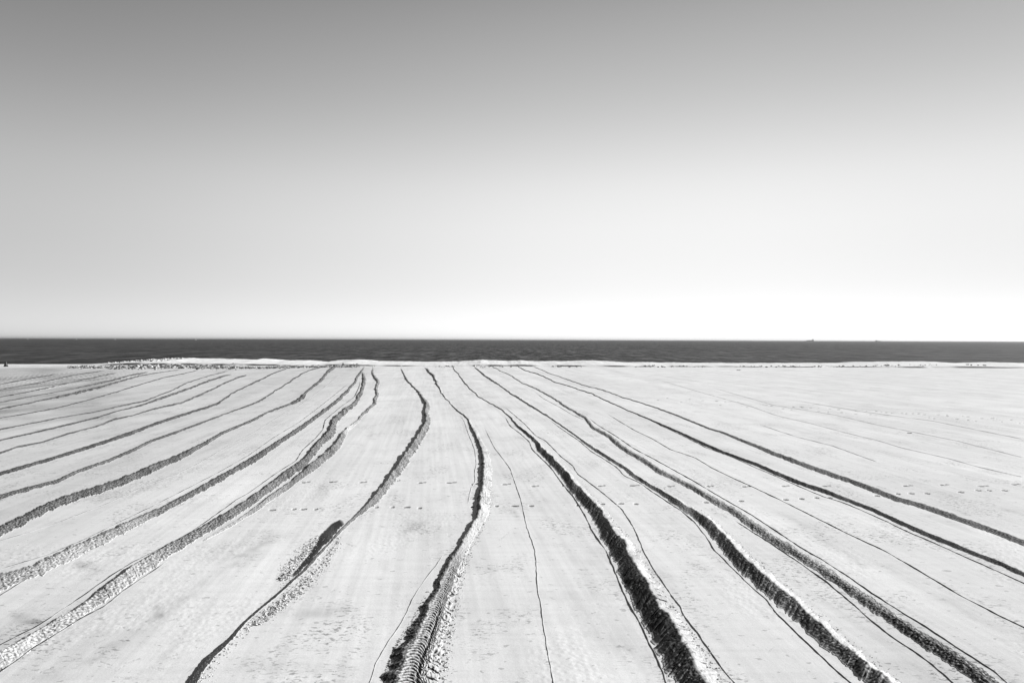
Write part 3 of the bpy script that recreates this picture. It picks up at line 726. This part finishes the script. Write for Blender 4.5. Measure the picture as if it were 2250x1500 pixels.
blobs('sand_clods', sp, 'broken clods of moist sand along the foot of the berm')
sp = []
def along(pts, n, spread, s0, s1, off=0, dd=(.0, .1, .3, .7)):
    n = int(n * 2.1)
    Q, ss = densify(pts, 2)
    for k in range(n):
        q = Q[int(rnd.random() ** .7 * (len(Q) - 1))]
        g = rnd.gauss(0, 1)
        X, Y = unproj(q[0] + off + g * spread * 1.25 * q[2], q[1] + rnd.gauss(0, 1.2))
        sp.append((float(X), float(Y), (s0 * .7 + (s1 - s0) * rnd.random() ** 2.0) * math.exp(-.22 * g * g), rnd.choice(dd)))
along([(1265, 1040, 5), (1310, 1100, 8), (1395, 1200, 12), (1450, 1297, 16), (1502, 1375, 22), (1550, 1444, 28), (1588, 1510, 34)], 620, .5, .012, .04)
along([(1390, 1035, 3), (1560, 1135, 6), (1700, 1265, 9), (1800, 1350, 12), (1880, 1425, 16), (1970, 1500, 20)], 300, .6, .012, .035)
along([(1200, 1000, 4), (1290, 1110, 6), (1370, 1270, 10), (1430, 1390, 12), (1480, 1500, 14)], 160, .5, .015, .04, -2, (.8, .9, .4))
along([(1075, 1000, 4), (1078, 1120, 6), (1030, 1220, 8), (1005, 1300, 12), (985, 1400, 16), (968, 1500, 20)], 500, .5, .012, .045)
along([(944, 1290, 3), (909, 1360, 4), (866, 1425, 4), (840, 1500, 5)], 120, .6, .015, .045, 0, (.7, .9))
along([(680, 1215, 16), (640, 1260, 20), (610, 1320, 18), (560, 1360, 14), (470, 1450, 16), (430, 1500, 20)], 300, .7, .012, .04)
along([(400, 1095, 6), (240, 1175, 12), (80, 1250, 15), (0, 1275, 18)], 260, .5, .015, .045)
along([(400, 1200, 8), (293, 1255, 14), (173, 1345, 14), (60, 1420, 16)], 260, .5, .015, .045)
along([(700, 1175, 16), (672, 1208, 30), (645, 1240, 34), (618, 1275, 18)], 420, .34, .02, .06, 0, (0, .1, .5, .9))
along([(748, 1180, 14), (712, 1232, 30), (688, 1258, 34), (650, 1300, 34), (600, 1340, 30), (560, 1372, 24)], 620, .34, .02, .06, 0, (0, .1, .4, .8))
along([(1650, 1150, 9), (1863, 1287, 12), (2023, 1396, 15), (2200, 1510, 20)], 420, .55, .015, .04, 0, (.9, .7, .4))
blobs('sand_crumbs', sp, 'small crumbs of sand fallen beside the near ridges')

# ------------------------------------------------------------------ small things
def flat_mat(name, v, rough=.6):
    m, t, b = node_mat(name)
    tc = t.nodes.new('ShaderNodeTexCoord')
    nz = noise_node(t, tc.outputs['Object'], 3.0, 4)
    t.links.new(ramp(t, nz, .3, .7, v * .85, v * 1.15), b.inputs['Base Color']); b.inputs['Roughness'].default_value = rough
    return m


M_DARK = flat_mat('dark_paint', .02)
M_HULL = flat_mat('grey_hull', .10)
M_WHITE = flat_mat('white_cloth', .8)
M_WEED = flat_mat('dry_seaweed', .03, .8)


def empty(name, loc, label, cat, group=None, rz=0):
    o = bpy.data.objects.new(name, None); C.objects.link(o)
    o.location = loc; o.rotation_euler = (0, 0, rz)
    return tag(o, label, cat, group)


def loft(name, rings, mat, parent, smooth=False):
    """rings: list of equal-length closed point lists, capped at both ends by fans"""
    n = len(rings[0]); V = [p for r in rings for p in r]; Fq = []
    for k in range(len(rings) - 1):
        for i in range(n):
            j = (i + 1) % n
            a, b_, c_, d_ = k * n + i, k * n + j, (k + 1) * n + j, (k + 1) * n + i
            Fq += [(a, b_, c_), (a, c_, d_)]
    for k, rev in ((0, True), (len(rings) - 1, False)):
        c0 = len(V); V.append(tuple(np.mean(rings[k], 0)))
        for i in range(n):
            j = (i + 1) % n
            Fq.append((k * n + j, k * n + i, c0) if rev else (k * n + i, k * n + j, c0))
    return make_obj(name, V, Fq, mat, None, parent, smooth)


def box(name, x0, x1, y0, y1, z0, z1, mat, parent, tx=0.0):
    r = lambda z, k: [(x0 + k, y0 + k * .3, z), (x1 - k, y0 + k * .3, z), (x1 - k, y1 - k * .3, z), (x0 + k, y1 - k * .3, z)]
    return loft(name, [r(z0, 0), r(z1, tx)], mat, parent)


# dark marker cone at the water's edge, far left
X, Y = unproj(13, 801.5)
root = empty('marker_cone', (float(X) , float(Y), float(height(np.array(float(X)), np.array(float(Y)))) - .02), 'small black cone-shaped marker standing at the water line, far left', 'marker')
circ = lambda r, z, n=16: [(r * math.cos(2 * math.pi * i / n), r * math.sin(2 * math.pi * i / n), z) for i in range(n)]
loft('base', [circ(.42, 0), circ(.42, .1), circ(.38, .12)], M_DARK, root)
loft('cone', [circ(.36, .12), circ(.30, .35), circ(.16, .8), circ(.07, 1.02), circ(.03, 1.05)], M_DARK, root, True)


def hull_rings(L, Bm, H, sheer):
    rings = []
    for k, (s, wf, up) in enumerate([(-.5, .7, .15), (-.46, .9, .05), (-.3, 1, 0), (.2, 1, 0), (.38, .7, .3), (.47, .3, .7), (.5, .05, 1)]):
        x = s * L; w = Bm / 2 * wf; top = H + sheer * up
        rings.append([(x, -w, top), (x, -w * .75, -1), (x, w * .75, -1), (x, w, top)])
    return rings


# cargo ship silhouettes on the horizon
def sea_at(px, dist):
    return ((px - 1125) / F * dist, dist, SEAZ)


M_FAR = flat_mat('faded_grey_hull', .25)
s1 = empty('cargo_ship', sea_at(1780, 6000), 'larger grey ship on the horizon, high bridge at its right end', 'ship', 'ships far out on the horizon', math.pi)
loft('hull', hull_rings(82, 15, 13, 4), M_FAR, s1)
box('bridge', -37, -21, -6, 6, 13, 25, M_FAR, s1, 1)
box('funnel', -36, -31, -2.5, 2.5, 25, 31, M_FAR, s1, .5)
box('mast', -26, -25, -.5, .5, 25, 34, M_FAR, s1, .2)
box('deck_crane', 4, 7, -1.5, 1.5, 13, 19, M_FAR, s1, .6)
box('hatch_cover', -16, 26, -5, 5, 13, 15, M_FAR, s1, .5)
s2 = empty('cargo_ship', sea_at(1930, 5200), 'smaller low dark ship right of the larger one, bridge at its left end', 'ship', 'ships far out on the horizon', 0)
loft('hull', hull_rings(46, 9, 4.5, 1.5), M_HULL, s2)
box('bridge', -20, -9, -4, 4, 4.5, 10, M_HULL, s2, .6)
box('mast', -14, -13.5, -.25, .25, 10, 14, M_HULL, s2, .1)
box('hatch_cover', -6, 14, -3, 3, 4.5, 5.8, M_HULL, s2, .4)

for px, d, sc, lab in [(61, 3300, 1.0, 'tiny white sailing boat on the horizon, first from the left edge'),
                       (168, 3100, 1.1, 'tiny white sailing boat on the horizon, second from the left edge'),
                       (253, 3200, 1.1, 'tiny white sailing boat on the horizon above the start of the sand rubble'),
                       (430, 3000, 1.25, 'brightest tiny white sailing boat, rightmost of the four on the horizon')]:
    r_ = empty('sailing_boat', sea_at(px, d), lab, 'sailing boat', 'sailing boats on the horizon', rnd.uniform(-.4, .4))
    r_.scale = (sc, sc, sc)
    loft('hull', hull_rings(8, 2.6, 1.0, .4), M_WHITE, r_)
    box('mast', -.08, .08, -.08, .08, 1, 9.5, M_WHITE, r_, .02)
    loft('sail', [[(-3.4, -.04, 1.6), (-.15, -.04, 1.6), (-.15, .04, 1.6), (-3.4, .04, 1.6)],
                  [(-1.9, .20, 5.4), (-.15, .0, 5.4), (-.15, .08, 5.4), (-1.9, .28, 5.4)],
                  [(-.3, .0, 9.2), (-.15, 0, 9.2), (-.15, .05, 9.2), (-.3, .05, 9.2)]], M_WHITE, r_)
    loft('jib', [[(3.4, -.03, 1.5), (.3, -.03, 1.5), (.3, .03, 1.5), (3.4, .03, 1.5)],
                 [(.3, -.02, 8), (.2, -.02, 8), (.2, .02, 8), (.3, .02, 8)]], M_WHITE, r_)

s1.scale = (.8, .8, .62)
# a few dark bits of weed washed up
for px, py, sz, lab in [(1623, 813.5, .38, 'small dark clump of weed on the flat sand right of centre near the berm'),
                        (1998, 951, .12, 'tiny dark clump of weed alone on the flat right side')]:
    X, Y = unproj(px, py)
    sps = [(float(X) + rnd.uniform(-1, 1) * sz * .8, float(Y) + rnd.uniform(-.5, .5) * sz, sz * rnd.uniform(.3, .7), .9) for k in range(14)]
    o = blobs('weed_clump', sps, lab, None, 'weed', M_WEED)

# ------------------------------------------------------------------ sea air
m = bpy.data.materials.new('sea_air'); m.use_nodes = True
t = m.node_tree; t.nodes.clear()
o_ = t.nodes.new('ShaderNodeOutputMaterial'); v_ = t.nodes.new('ShaderNodeVolumePrincipled')
v_.inputs['Color'].default_value = (.8, .8, .8, 1); v_.inputs['Density'].default_value = 4.0e-5
v_.inputs['Anisotropy'].default_value = .5
t.links.new(v_.outputs[0], o_.inputs['Volume'])
hx, hy0, hy1, hz0, hz1 = 61000, -1000, 46000, -7, 40
o = loft('haze', [[(-hx, hy0, hz0), (hx, hy0, hz0), (hx, hy1, hz0), (-hx, hy1, hz0)], [(-hx, hy0, hz1), (hx, hy0, hz1), (hx, hy1, hz1), (-hx, hy1, hz1)]], m, None)
tag(o, 'thin pale haze lying over the sea towards the horizon', kind='stuff')
